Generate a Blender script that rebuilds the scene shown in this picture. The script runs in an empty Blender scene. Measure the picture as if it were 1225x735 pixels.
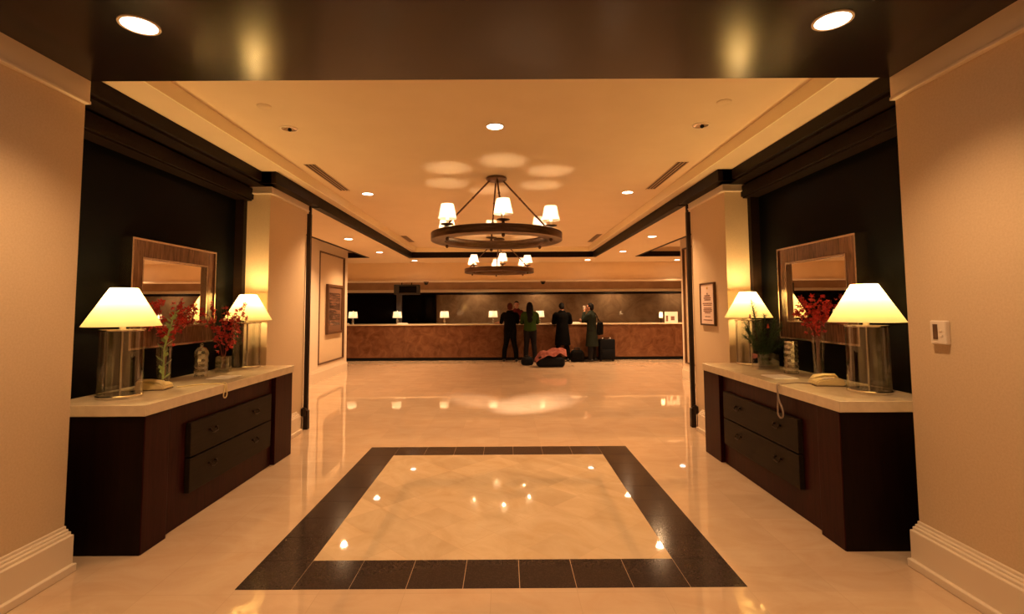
import bpy, bmesh, math, random
from mathutils import Vector, Matrix
random.seed(7)
C = bpy.context.scene.collection
PI = math.pi
SC = bpy.context.scene

# ------------------------------------------------------------------ materials
def mat(name, col, rough=.5, metal=0, spec=.5, emis=None, estr=0, coat=0, coat_r=.1):
    m = bpy.data.materials.new(name); m.use_nodes = True
    b = m.node_tree.nodes['Principled BSDF']
    b.inputs['Base Color'].default_value = (*col, 1)
    b.inputs['Roughness'].default_value = rough
    b.inputs['Metallic'].default_value = metal
    b.inputs['Specular IOR Level'].default_value = spec
    b.inputs['Coat Weight'].default_value = coat
    b.inputs['Coat Roughness'].default_value = coat_r
    if emis:
        b.inputs['Emission Color'].default_value = (*emis, 1)
        b.inputs['Emission Strength'].default_value = estr
    return m

def coords(nt, scale=(1, 1, 1), rot=(0, 0, 0), src='Object'):
    t = nt.nodes.new('ShaderNodeTexCoord'); mp = nt.nodes.new('ShaderNodeMapping')
    nt.links.new(t.outputs[src], mp.inputs['Vector'])
    mp.inputs['Scale'].default_value = scale; mp.inputs['Rotation'].default_value = rot
    return mp.outputs['Vector']

def ramp(nt, fac, stops):
    r = nt.nodes.new('ShaderNodeValToRGB')
    e = r.color_ramp.elements
    while len(e) < len(stops): e.new(.5)
    for i, (p, c) in enumerate(stops):
        e[i].position = p; e[i].color = (*c, 1)
    nt.links.new(fac, r.inputs['Fac']); return r.outputs['Color']

def noise(nt, vec, scale, detail=4, rough=.55, dist=0):
    n = nt.nodes.new('ShaderNodeTexNoise')
    n.inputs['Scale'].default_value = scale; n.inputs['Detail'].default_value = detail
    n.inputs['Roughness'].default_value = rough; n.inputs['Distortion'].default_value = dist
    nt.links.new(vec, n.inputs['Vector']); return n.outputs['Fac']

def noisy(name, c1, c2, scale=(1, 1, 1), nscale=5, detail=5, dist=0, lo=.35, hi=.65, bump=0, **k):
    m = mat(name, c1, **k); nt = m.node_tree; b = nt.nodes['Principled BSDF']
    v = coords(nt, scale)
    f = noise(nt, v, nscale, detail, .6, dist)
    nt.links.new(ramp(nt, f, [(lo, c1), (hi, c2)]), b.inputs['Base Color'])
    if bump:
        bp = nt.nodes.new('ShaderNodeBump'); bp.inputs['Strength'].default_value = bump
        bp.inputs['Distance'].default_value = .002
        nt.links.new(f, bp.inputs['Height']); nt.links.new(bp.outputs['Normal'], b.inputs['Normal'])
    return m

def tile_mat(name, c1, c2, joint, size, rot=0, jw=.006, rough=.05, off=(0, 0, 0), vein=.5):
    m = mat(name, c1, rough=rough, spec=.8); nt = m.node_tree; b = nt.nodes['Principled BSDF']
    v = coords(nt, (1, 1, 1), (0, 0, rot))
    br = nt.nodes.new('ShaderNodeTexBrick')
    br.offset = 0; br.squash = 1
    br.inputs['Scale'].default_value = 1
    br.inputs['Brick Width'].default_value = size; br.inputs['Row Height'].default_value = size
    br.inputs['Mortar Size'].default_value = jw; br.inputs['Mortar Smooth'].default_value = .1
    br.inputs['Color1'].default_value = (0, 0, 0, 1); br.inputs['Color2'].default_value = (1, 1, 1, 1)
    nt.links.new(v, br.inputs['Vector'])
    mp = nt.nodes.new('ShaderNodeMapping'); nt.links.new(v, mp.inputs['Vector'])
    mp.inputs['Scale'].default_value = (1, 1.8, 1)
    n1 = noise(nt, mp.outputs['Vector'], 2.2, 8, .62, 1.2)
    base = ramp(nt, n1, [(.3, c1), (.7, c2)])
    tone = nt.nodes.new('ShaderNodeMix'); tone.data_type = 'RGBA'; tone.blend_type = 'MULTIPLY'
    tone.inputs['Factor'].default_value = .8
    nt.links.new(base, tone.inputs['A'])
    tr = ramp(nt, br.outputs['Color'], [(0, (1 - .22 * vein,) * 3), (1, (1, 1, 1))])
    nt.links.new(tr, tone.inputs['B'])
    mx = nt.nodes.new('ShaderNodeMix'); mx.data_type = 'RGBA'
    nt.links.new(br.outputs['Fac'], mx.inputs['Factor'])
    nt.links.new(tone.outputs['Result'], mx.inputs['A']); mx.inputs['B'].default_value = (*joint, 1)
    nt.links.new(mx.outputs['Result'], b.inputs['Base Color'])
    # polished stone: faint waviness and slightly duller joints
    n2 = noise(nt, v, 1.6, 2, .5)
    bp = nt.nodes.new('ShaderNodeBump'); bp.inputs['Strength'].default_value = .02; bp.inputs['Distance'].default_value = .015
    nt.links.new(n2, bp.inputs['Height']); nt.links.new(bp.outputs['Normal'], b.inputs['Normal'])
    return m

def wood(name, c1, c2, axis='z', rough=.35, spec=.5, sc=1):
    s = {'x': (1.2, 14, 14), 'y': (14, 1.2, 14), 'z': (14, 14, 1.2)}[axis]
    return noisy(name, c1, c2, tuple(a * sc for a in s), 2.2, 6, 1.0, .3, .7, bump=.05, rough=rough, spec=spec)

def glass_mat(name, tint=(1, 1, 1), ior=1.45, gl=1.0, rough=.02):
    # clear thin-walled glass: fresnel mix of a tinted see-through and a mirror coat
    m = bpy.data.materials.new(name); m.use_nodes = True; nt = m.node_tree; nt.nodes.clear()
    out = nt.nodes.new('ShaderNodeOutputMaterial'); mx = nt.nodes.new('ShaderNodeMixShader')
    tr = nt.nodes.new('ShaderNodeBsdfTransparent'); g = nt.nodes.new('ShaderNodeBsdfGlossy')
    tr.inputs['Color'].default_value = (*tint, 1); g.inputs['Roughness'].default_value = rough
    g.inputs['Color'].default_value = (gl, gl, gl, 1)
    lw = nt.nodes.new('ShaderNodeLayerWeight'); lw.inputs['Blend'].default_value = .5
    pw = nt.nodes.new('ShaderNodeMath'); pw.operation = 'POWER'; pw.inputs[1].default_value = 4
    f0 = ((ior - 1) / (ior + 1)) ** 2
    f = nt.nodes.new('ShaderNodeMapRange'); f.inputs['To Min'].default_value = f0; f.inputs['To Max'].default_value = .9
    nt.links.new(lw.outputs['Facing'], pw.inputs[0]); nt.links.new(pw.outputs[0], f.inputs['Value'])
    nt.links.new(f.outputs[0], mx.inputs[0]); nt.links.new(tr.outputs[0], mx.inputs[1])
    nt.links.new(g.outputs[0], mx.inputs[2]); nt.links.new(mx.outputs[0], out.inputs['Surface'])
    return m

def shade_mat(name, col, trans):
    m = bpy.data.materials.new(name); m.use_nodes = True; nt = m.node_tree; nt.nodes.clear()
    out = nt.nodes.new('ShaderNodeOutputMaterial'); mx = nt.nodes.new('ShaderNodeMixShader')
    d = nt.nodes.new('ShaderNodeBsdfDiffuse'); t = nt.nodes.new('ShaderNodeBsdfTranslucent')
    d.inputs['Color'].default_value = (*col, 1); t.inputs['Color'].default_value = (*col, 1)
    mx.inputs[0].default_value = trans
    nt.links.new(d.outputs[0], mx.inputs[1]); nt.links.new(t.outputs[0], mx.inputs[2])
    nt.links.new(mx.outputs[0], out.inputs['Surface'])
    return m

M = {}
M['wallpaper'] = noisy('beige_wallpaper', (.62, .47, .31), (.68, .53, .36), (1, 1, 1), 90, 3, 0, .3, .7, bump=.12, rough=.75, spec=.2)
M['trim'] = mat('cream_painted_trim', (.78, .66, .52), rough=.45)
M['ceil'] = noisy('ceiling_paint', (.74, .60, .42), (.76, .62, .44), (1, 1, 1), 3, 2, rough=.7, spec=.2)
M['header_paint'] = noisy('header_paint', (.84, .66, .43), (.87, .69, .45), (1, 1, 1), 3, 2, rough=.6, spec=.2)
M['fascia'] = mat('ceiling_fascia_paint', (.95, .84, .60), rough=.5, spec=.4)
M['darkceil'] = noisy('dark_lacquered_ceiling', (.011, .006, .005), (.016, .009, .007), (1, 12, 1), 4, 4, rough=.21, spec=.27)
M['darktrim'] = noisy('dark_brown_trim', (.009, .005, .0035), (.013, .007, .005), (1, 6, 6), 4, 4, rough=.45, spec=.08)
M['navy'] = noisy('dark_wallcovering', (.0016, .0020, .0026), (.0030, .0032, .0032), (1, 1, 1), 60, 4, bump=.15, rough=.32, spec=.03)
M['floor'] = tile_mat('cream_marble_floor', (.60, .42, .28), (.68, .51, .36), (.55, .40, .27), .457, 0, .0016, .028)
M['inlay'] = tile_mat('cream_marble_inlay', (.64, .48, .30), (.78, .63, .44), (.62, .46, .30), .3048, PI / 4, .0016, .028, vein=.9)
M['border'] = noisy('dark_stone_border', (.026, .018, .017), (.060, .042, .038), (1, 1, 1), 120, 3, 0, .45, .75, rough=.14, spec=.14)
M['marble'] = noisy('brown_marble', (.085, .028, .012), (.19, .082, .040), (1, 1, 1), 3.2, 9, 1.6, .3, .72, rough=.18, spec=.4)
M['backmarble'] = noisy('tan_polished_marble', (.25, .16, .10), (.42, .30, .19), (1, 1, 1), 1.8, 9, 1.8, .3, .72, rough=.07, spec=.7)
M['counter'] = noisy('cream_stone_counter', (.66, .54, .38), (.74, .62, .45), (1, 1, 1), 14, 5, rough=.2, spec=.45)
M['cab'] = wood('mahogany_veneer', (.018, .0035, .0035), (.042, .009, .008), 'z', .32, .08)
M['cabside'] = wood('dark_mahogany_end', (.006, .002, .002), (.011, .004, .003), 'z', .45, .10)
M['drawer'] = wood('espresso_drawer_front', (.012, .008, .005), (.022, .014, .009), 'y', .42, .08)
M['bronze'] = mat('aged_bronze', (.045, .030, .020), rough=.35, metal=.9)
M['ring'] = noisy('brushed_bronze_ring', (.10, .060, .038), (.20, .125, .080), (1, 1, 8), 5, 4, rough=.30, metal=.9)
M['frame_wood'] = wood('zebra_wood_mirror_frame', (.045, .018, .010), (.19, .085, .048), 'z', .25, sc=1.6)
M['silver'] = mat('brushed_silver_edge', (.60, .50, .42), rough=.22, metal=1)
M['mirror'] = mat('mirror_glass', (.86, .84, .82), rough=.012, metal=1)
M['chrome'] = mat('polished_nickel', (.72, .68, .62), rough=.12, metal=1)
M['glass'] = glass_mat('clear_glass', (.95, .96, .95), 1.75)
M['cut_glass'] = glass_mat('cut_crystal', (.90, .91, .90), 2.7, 1, .03)
M['water'] = glass_mat('vase_water', (.86, .90, .84), 1.33)
M['shade'] = shade_mat('pleated_silk_shade', (.90, .78, .50), .62)
M['shade_small'] = shade_mat('white_linen_shade', (.94, .90, .82), .8)
M['bulb'] = mat('bulb_glow', (1, 1, 1), emis=(1, .72, .40), estr=14)
M['lens'] = mat('downlight_lens', (1, 1, 1), emis=(1, .80, .62), estr=9)
M['candle'] = mat('ivory_candle_sleeve', (.85, .76, .60), rough=.5)
M['white'] = mat('white_plastic', (.78, .68, .58), rough=.4)
M['phone'] = mat('cream_phone_plastic', (.72, .58, .30), rough=.35)
M['phone_dark'] = mat('phone_foot_dark', (.12, .08, .05), rough=.5)  # dark brown of the telephone foot pad
M['grey_cord'] = mat('grey_cord', (.30, .22, .17), rough=.6)
M['paper'] = mat('white_paper', (.85, .80, .74), rough=.7)
M['black'] = mat('black_plastic', (.004, .004, .005), rough=.5, spec=.15)
M['blackmetal'] = mat('black_bronze_post', (.018, .009, .006), rough=.4, metal=.3)
M['darkglass'] = mat('dark_window_glass', (.0015, .0015, .002), rough=.15, spec=.08)
M['grille'] = mat('vent_shadow', (.05, .028, .015), rough=.7)
M['grille_light'] = mat('vent_slat', (.42, .27, .15), rough=.5)
M['sign'] = mat('pale_sign_board', (.88, .68, .60), rough=.5)
M['ink'] = mat('brown_print', (.24, .11, .08), rough=.6)
M['darkwood'] = mat('dark_wood_moulding', (.10, .045, .02), rough=.4)
M['art'] = noisy('framed_art_print', (.03, .016, .012), (.20, .10, .065), (1, .5, 7), 3, 3, rough=.2, spec=.6)
M['artmat'] = mat('art_mount', (.17, .085, .05), rough=.5)
M['green'] = mat('leaf_green', (.06, .15, .030), rough=.5)
M['stem'] = mat('pale_green_stem', (.34, .48, .18), rough=.5)
M['pine'] = noisy('pine_needles', (.014, .050, .016), (.05, .12, .035), (1, 1, 1), 30, 2, rough=.55)
M['red'] = noisy('red_petals', (.34, .006, .010), (.62, .022, .020), (1, 1, 1), 40, 2, rough=.5)
M['redstem'] = mat('red_brown_stem', (.14, .02, .014), rough=.6)
M['cone'] = mat('pine_cone_red', (.45, .06, .02), rough=.6)
M['skin'] = mat('skin', (.50, .24, .16), rough=.6)
M['eye'] = mat('dark_eye', (.03, .02, .02), rough=.2)
M['hair_black'] = mat('black_hair', (.004, .003, .003), rough=.75, spec=.12)
M['hair_red'] = mat('auburn_hair', (.075, .016, .010), rough=.75, spec=.15)
M['cloth_black'] = mat('black_cloth', (.0035, .0032, .0035), rough=.9, spec=.06)
M['cloth_coat'] = mat('black_wool_coat', (.0022, .0022, .0026), rough=.9, spec=.05)
M['cloth_green'] = mat('green_jacket_cloth', (.026, .050, .010), rough=.9, spec=.06)
M['cloth_grey'] = mat('dark_grey_denim', (.010, .009, .011), rough=.9, spec=.06)
M['cloth_grgreen'] = mat('dark_grey_green_cloth', (.014, .018, .014), rough=.9, spec=.06)
M['cloth_red'] = mat('dark_red_cloth', (.08, .012, .012), rough=.9, spec=.06)
M['cloth_pink'] = noisy('coral_pink_cloth', (.34, .10, .085), (.58, .24, .20), (1, 1, 1), 9, 3, rough=.9, spec=.1)
M['shoe'] = mat('black_shoe_leather', (.008, .007, .007), rough=.45)
M['bag_blue'] = mat('black_blue_nylon', (.003, .0035, .006), rough=.7, spec=.12)
M['sandblack'] = mat('header_bronze', (.10, .055, .03), rough=.5)
M['header'] = noisy('tan_header_panel', (.40, .24, .14), (.48, .30, .18), (1, 1, 1), 3, 3, rough=.5)

# ------------------------------------------------------------------ helpers
def box(bm, x0, x1, y0, y1, z0, z1, bev=0, seg=2):
    r = bmesh.ops.create_cube(bm, size=1); vs = r['verts']
    for v in vs:
        v.co = Vector(((x0 + x1) / 2 + v.co.x * abs(x1 - x0), (y0 + y1) / 2 + v.co.y * abs(y1 - y0), (z0 + z1) / 2 + v.co.z * abs(z1 - z0)))
    if bev:
        es = list({e for v in vs for e in v.link_edges})
        bmesh.ops.bevel(bm, geom=es, offset=bev, segments=seg, affect='EDGES', profile=.5)

def lathe(bm, prof, seg=32, c=(0, 0, 0), cap0=False, cap1=False, sx=1, sy=1):
    rings = []
    for r, z in prof:
        rings.append([bm.verts.new((c[0] + r * sx * math.cos(2 * PI * i / seg), c[1] + r * sy * math.sin(2 * PI * i / seg), c[2] + z)) for i in range(seg)])
    for a, b in zip(rings, rings[1:]):
        for i in range(seg):
            bm.faces.new((a[i], a[(i + 1) % seg], b[(i + 1) % seg], b[i]))
    if cap0: bm.faces.new(list(reversed(rings[0])))
    if cap1: bm.faces.new(rings[-1])

def tube(bm, pts, rad, seg=8, caps=True, dome=False):
    pts = [Vector(p) for p in pts]; n = len(pts)
    rad = list(rad) if hasattr(rad, '__len__') else [rad] * n
    rad = [(r, r) if not hasattr(r, '__len__') else r for r in rad]
    ups = Vector((0, 0, 1)); rings = []
    t0 = (pts[1] - pts[0]).normalized()
    u = t0.orthogonal().normalized() if abs(t0.z) > .9 else t0.cross(ups).normalized()
    if abs(t0.z) > .9: u = Vector((1, 0, 0)); u = (u - t0 * u.dot(t0)).normalized()
    ext = []
    P2, R2 = list(pts), list(rad)
    if dome:
        a, b = rad[0], rad[-1]; t1 = (pts[-1] - pts[-2]).normalized()
        h0, h1 = min(a), min(b)
        P2 = [pts[0] - t0 * h0 * .95, pts[0] - t0 * h0 * .6] + pts + [pts[-1] + t1 * h1 * .6, pts[-1] + t1 * h1 * .95]
        R2 = [(a[0] * .35, a[1] * .35), (a[0] * .8, a[1] * .8)] + rad + [(b[0] * .8, b[1] * .8), (b[0] * .35, b[1] * .35)]
    m = len(P2)
    for i in range(m):
        if i == 0: t = P2[1] - P2[0]
        elif i == m - 1: t = P2[-1] - P2[-2]
        else: t = (P2[i + 1] - P2[i]).normalized() + (P2[i] - P2[i - 1]).normalized()
        t = t.normalized()
        u = (u - t * u.dot(t)).normalized(); w = t.cross(u)
        rings.append([bm.verts.new(P2[i] + u * R2[i][0] * math.cos(2 * PI * k / seg) + w * R2[i][1] * math.sin(2 * PI * k / seg)) for k in range(seg)])
    for a, b in zip(rings, rings[1:]):
        for i in range(seg):
            bm.faces.new((a[i], a[(i + 1) % seg], b[(i + 1) % seg], b[i]))
    if caps:
        bm.faces.new(list(reversed(rings[0]))); bm.faces.new(rings[-1])

def ball(bm, c, r, seg=12, rot=None):
    r = r if hasattr(r, '__len__') else (r, r, r)
    q = bmesh.ops.create_uvsphere(bm, u_segments=seg, v_segments=max(6, seg * 2 // 3), radius=1)
    for v in q['verts']:
        p = Vector((v.co.x * r[0], v.co.y * r[1], v.co.z * r[2]))
        if rot: p = rot @ p
        v.co = p + Vector(c)

def prism(bm, poly, axis, a, b):
    # poly: 2-D outline; extruded along axis from a to b
    def P(p, t):
        return {'x': (t, p[0], p[1]), 'y': (p[0], t, p[1]), 'z': (p[0], p[1], t)}[axis]
    A = [bm.verts.new(P(p, a)) for p in poly]; B = [bm.verts.new(P(p, b)) for p in poly]
    n = len(poly); bm.faces.new(A); bm.faces.new(list(reversed(B)))
    for i in range(n): bm.faces.new((A[i], B[i], B[(i + 1) % n], A[(i + 1) % n]))

WL = {}
def obj(name, bm, m, parent=None, smooth=False, world=False, kind=None, label=None):
    """link bm as one mesh object; world=True: verts are in world space, moved to the parent's frame"""
    bmesh.ops.recalc_face_normals(bm, faces=bm.faces)
    me = bpy.data.meshes.new(name); bm.to_mesh(me); bm.free()
    return mesh_obj(name, me, m, parent, smooth, world, kind, label)

def mesh_obj(name, me, m, parent=None, smooth=False, world=False, kind=None, label=None):
    if parent is not None and world:
        me.transform(WL[parent.name].inverted())
    for mm in (m if isinstance(m, (list, tuple)) else [m]): me.materials.append(mm)
    if smooth:
        me.shade_smooth()
        try: me.set_sharp_from_angle(angle=math.radians(40))
        except Exception: pass
    o = bpy.data.objects.new(name, me); C.objects.link(o)
    if parent is not None:
        o.parent = parent; WL[o.name] = WL[parent.name].copy()
    else: WL[o.name] = Matrix.Identity(4)
    if kind: o['kind'] = kind
    if label: o['label'] = label
    return o

def struct(name, bm, m, smooth=False, label=None):
    return obj(name, bm, m, smooth=smooth, kind='structure', label=label)

def thing(name, label, cat, loc=(0, 0, 0), rz=0, group=None):
    o = bpy.data.objects.new(name, None); C.objects.link(o); o.empty_display_size = .1
    o.location = loc; o.rotation_euler = (0, 0, rz)
    WL[o.name] = Matrix.Translation(loc) @ Matrix.Rotation(rz, 4, 'Z')
    o['label'] = label; o['category'] = cat
    if group: o['group'] = group
    return o

def tag(o, label, cat, group=None):
    o['label'] = label; o['category'] = cat
    if group: o['group'] = group
    return o

def dup(root, loc, rz, label, group=None):
    def cp(o, par):
        c = o.copy(); C.objects.link(c)
        if par: c.parent = par
        for ch in [k for k in bpy.data.objects if k.parent == o]: cp(ch, c)
        return c
    r = cp(root, None); r.location = loc; r.rotation_euler = (0, 0, rz)
    r['label'] = label
    if group: r['group'] = group
    return r

def fuse(bm, voxel=.01, smooth=4):
    me = bpy.data.meshes.new('tmp'); bm.to_mesh(me); bm.free()
    o = bpy.data.objects.new('tmp', me); C.objects.link(o)
    r = o.modifiers.new('r', 'REMESH'); r.mode = 'VOXEL'; r.voxel_size = voxel; r.use_smooth_shade = True
    s = o.modifiers.new('s', 'SMOOTH'); s.factor = .5; s.iterations = smooth
    dg = bpy.context.evaluated_depsgraph_get()
    me2 = bpy.data.meshes.new_from_object(o.evaluated_get(dg))
    bpy.data.objects.remove(o); bpy.data.meshes.remove(me)
    return me2

LIGHT = (1.0, .59, .28)
def point(name, loc, power, r=.03, col=LIGHT):
    l = bpy.data.lights.new(name, 'POINT'); l.energy = power; l.shadow_soft_size = r; l.color = col
    o = bpy.data.objects.new(name, l); C.objects.link(o); o.location = loc; return o
def spot(name, loc, power, ang=110, blend=.8, r=.05, col=LIGHT, to=None):
    l = bpy.data.lights.new(name, 'SPOT'); l.energy = power; l.spot_size = math.radians(ang); l.spot_blend = blend
    l.shadow_soft_size = r; l.color = col
    o = bpy.data.objects.new(name, l); C.objects.link(o); o.location = loc
    if to: o.rotation_euler = (Vector(to) - Vector(loc)).to_track_quat('-Z', 'Y').to_euler()
    return o

# ------------------------------------------------------------------ camera (solved from the photograph)
f, pit, rol, yaw, cx, cy = 598.4002, .0644, -.0055, .0012, 605.816, 330.6025
def Rm():
    c, s = math.cos, math.sin
    Rw = Matrix(((c(yaw), -s(yaw), 0), (s(yaw), c(yaw), 0), (0, 0, 1)))
    B = Matrix(((1, 0, 0), (0, 0, -1), (0, 1, 0)))
    Rp = Matrix(((1, 0, 0), (0, c(pit), s(pit)), (0, -s(pit), c(pit))))
    Rr = Matrix(((c(rol), -s(rol), 0), (s(rol), c(rol), 0), (0, 0, 1)))
    return Rr @ Rp @ B @ Rw
R = Rm()
cam = bpy.data.cameras.new('camera'); co = bpy.data.objects.new('camera', cam); C.objects.link(co)
cam.sensor_width = 36; cam.lens = f / 1225 * 36
cam.shift_x = (612.5 - cx) / 1225; cam.shift_y = -(367.5 - cy) / 1225
X, Y, Z = R[0], -R[1], -R[2]
co.matrix_world = Matrix(((X[0], Y[0], Z[0], .087), (X[1], Y[1], Z[1], 0), (X[2], Y[2], Z[2], 1.5), (0, 0, 0, 1)))
cam.clip_end = 100; cam.clip_start = .05
SC.camera = co

# ------------------------------------------------------------------ room constants
W = 2.49          # half width between piers / columns
NW = 2.83         # half width at the recessed dark wall
ZN, ZL, ZT, ZLEDGE = 2.91, 2.84, 3.08, 2.97
YP, YC, YE = 3.0, 5.42, 6.42   # pier end, column start, column end
YTF = 12.95       # far trim of the raised ceiling
YD = 14.6         # front of reception desk

# floor
b = bmesh.new(); box(b, -9, 9, -4.5, 18, -.12, 0); struct('floor', b, M['floor'])
# dark stone frame in the floor, one slab per 12 inch tile, and the diagonal inlay
x0, y0, t = -1.3776, 2.785, 2.7551 / 9
b = bmesh.new()
for i in range(9):
    for j in range(9):
        if i in (0, 8) or j in (0, 8):
            g = .0018
            box(b, x0 + i * t + g, x0 + (i + 1) * t - g, y0 + j * t + g, y0 + (j + 1) * t - g, -.01, .0025)
struct('trim_1', b, M['border'], label='dark stone tile border set in the floor')
b = bmesh.new(); box(b, x0 + t, x0 + 8 * t, y0 + t, y0 + 8 * t, -.01, .0025)
struct('trim_2', b, M['inlay'], label='diagonal cream marble field inside the dark border')

def base_profile(s, x, y0_, y1_, b):
    # stepped baseboard running along y on a wall face at s*x
    for o, z0_, z1_ in ((.085, 0, .045), (.062, 0, .205), (.045, .2, .222), (.03, .21, .235), (.015, .22, .252)):
        box(b, s * x, s * (x - o), y0_, y1_, z0_, z1_, bev=.004, seg=1)

for s, side in ((-1, 'left'), (1, 'right')):
    # near wall (pier) with crown band and baseboard
    b = bmesh.new(); box(b, s * W, s * (W + .6), -4.5, YP, 0, ZN); struct('wall_' + side, b, M['wallpaper'])
    b = bmesh.new(); box(b, s * W, s * (W - .028), -4.5, YP, 2.775, ZN); box(b, s * W, s * (W - .038), -4.5, YP, 2.762, 2.782, bev=.004)
    struct('trim_3' if s < 0 else 'trim_4', b, M['trim'], label='cream crown band on the ' + side + ' wall')
    b = bmesh.new(); base_profile(s, W, -4.5, YP, b); struct('baseboard_' + side, b, M['trim'])
    # recessed dark wall
    b = bmesh.new(); box(b, s * NW, s * (NW + .2), YP, YC, 0, 3.0); struct('wall_' + side + '_recess', b, M['navy'])
    # dark stile against the column, upper and lower cornice bands
    b = bmesh.new()
    box(b, s * 2.74, s * NW, YC - .07, YC, 0, 2.84)
    box(b, s * 2.67, s * NW, YP, YC - .002, 2.705, 2.822, bev=.003)
    box(b, s * 2.69, s * NW, YP, YC - .002, 2.69, 2.705)
    box(b, s * 2.53, s * (NW + .2), YP, YC, 2.84, 2.862)
    box(b, s * 2.50, s * (NW + .2), YP, YC, 2.862, ZLEDGE, bev=.004)
    struct('trim_5' if s < 0 else 'trim_6', b, M['darktrim'], label='dark cornice above the ' + side + ' console')
    # column at the lobby corner
    b = bmesh.new(); box(b, s * W, s * 9, YC, YE, 0, ZLEDGE); struct('wall_' + side + '_column', b, M['wallpaper'])
    b = bmesh.new()
    box(b, s * (W - .03), s * 2.76, YC - .03, YE, 2.775, 2.85); box(b, s * (W - .04), s * 2.76, YC - .04, YE, 2.762, 2.78, bev=.004)
    struct('trim_7' if s < 0 else 'trim_8', b, M['trim'], label='cream crown band on the ' + side + ' column')
    b = bmesh.new(); base_profile(s, W, YC - .06, 6.22, b)
    for o, z0_, z1_ in ((.085, 0, .045), (.062, 0, .205), (.045, .2, .222), (.03, .21, .235), (.015, .22, .252)):
        box(b, s * (W - o + .085), s * NW, YC - o, YC, z0_, z1_)
    struct('baseboard_' + side + '_column', b, M['trim'])
    # black edge post of the folding partition at the column corner
    r = thing('partition_post', 'tall black edge post with foot bolt at the %s column corner' % side, 'partition post', (s * 2.455, 6.44, 0))
    b = bmesh.new(); box(b, s * 2.435, s * 2.485, 6.422, 6.47, .0, 2.74, bev=.003); box(b, s * 2.437, s * 2.462, 6.422, 6.46, 2.74, 2.84)
    obj('post', b, M['blackmetal'], r, world=True)
    b = bmesh.new(); box(b, s * 2.405, s * 2.465, 6.36, 6.43, .0, .235, bev=.004)
    ft = obj('foot', b, M['blackmetal'], r, world=True)
    b = bmesh.new(); tube(b, [(s * 2.455, 6.37, .17), (s * 2.455, 6.37, .26)], .034, 12); tube(b, [(s * 2.455, 6.37, .255), (s * 2.455, 6.37, .275)], .02, 10)
    obj('hinge_knob', b, M['blackmetal'], r, world=True, smooth=True)

# dark entrance ceiling
b = bmesh.new(); box(b, -3.1, 3.1, -4.5, YP, ZN, 3.3); struct('ceiling_entrance', b, M['darkceil'])
b = bmesh.new(); box(b, -9, 9, -4.7, -4.5, 0, 3.3); struct('wall_back', b, M['wallpaper'])
# raised ceiling with its ledge and fascia
XF = 2.235
b = bmesh.new(); box(b, -XF - .01, XF + .01, YP, YTF - .1, ZT, 3.3); struct('ceiling', b, M['ceil'])
b = bmesh.new()
for s in (-1, 1): box(b, s * XF, s * 3.03, YP, YTF, ZLEDGE, 3.3)
box(b, -3.03, 3.03, YTF - .11, YTF + .1, ZLEDGE, 3.3)
struct('ceiling_ledge', b, M['ceil'])
b = bmesh.new()
for s in (-1, 1):
    box(b, s * (XF - .012), s * XF, YP, YTF - .12, ZLEDGE - .003, ZT, bev=0)
box(b, -XF, XF, YTF - .122, YTF - .11, ZLEDGE - .003, ZT)
struct('trim_9', b, M['fascia'], label='pale fascia around the raised ceiling')
# dark trim ring
b = bmesh.new()
for s in (-1, 1):
    box(b, s * 2.35, s * 2.55, 5.24, YE + .06, 2.842, ZLEDGE, bev=.003)
    box(b, s * 2.40, s * 2.83, 5.24, 5.42, 2.842, ZLEDGE)
    box(b, s * 2.35, s * 2.45, YE + .06, YTF + .1, 2.83, ZLEDGE, bev=.003)
box(b, -2.45, 2.45, YTF, YTF + .1, 2.83, ZLEDGE, bev=.003)
struct('trim_10', b, M['darktrim'], label='dark brown trim framing the raised ceiling')
# lower lobby ceiling with a tray at each side
YS0, YS1, XS = 7.2, 12.95, 3.46
b = bmesh.new()
for s in (-1, 1):
    box(b, s * 2.45, s * XS, YE, 14.7, ZL, 3.3)
    box(b, s * XS, s * 9, YE, YS0, ZL, 3.3); box(b, s * XS, s * 9, YS1, 14.7, ZL, 3.3)
    box(b, s * XS, s * 9, YS0, YS1, 3.08, 3.3)
box(b, -2.46, 2.46, YTF + .1, 14.7, ZL, 3.3)
struct('ceiling_lobby', b, M['ceil'])
b = bmesh.new()
for s in (-1, 1):
    box(b, s * XS, s * (XS + .05), YS0, YS1, 2.828, 2.96, bev=.003)
    box(b, s * XS, s * 9, YS1 - .06, YS1, 2.828, 2.96, bev=.003)
struct('trim_11', b, M['darktrim'], label='dark trim of the side ceiling trays')
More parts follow.
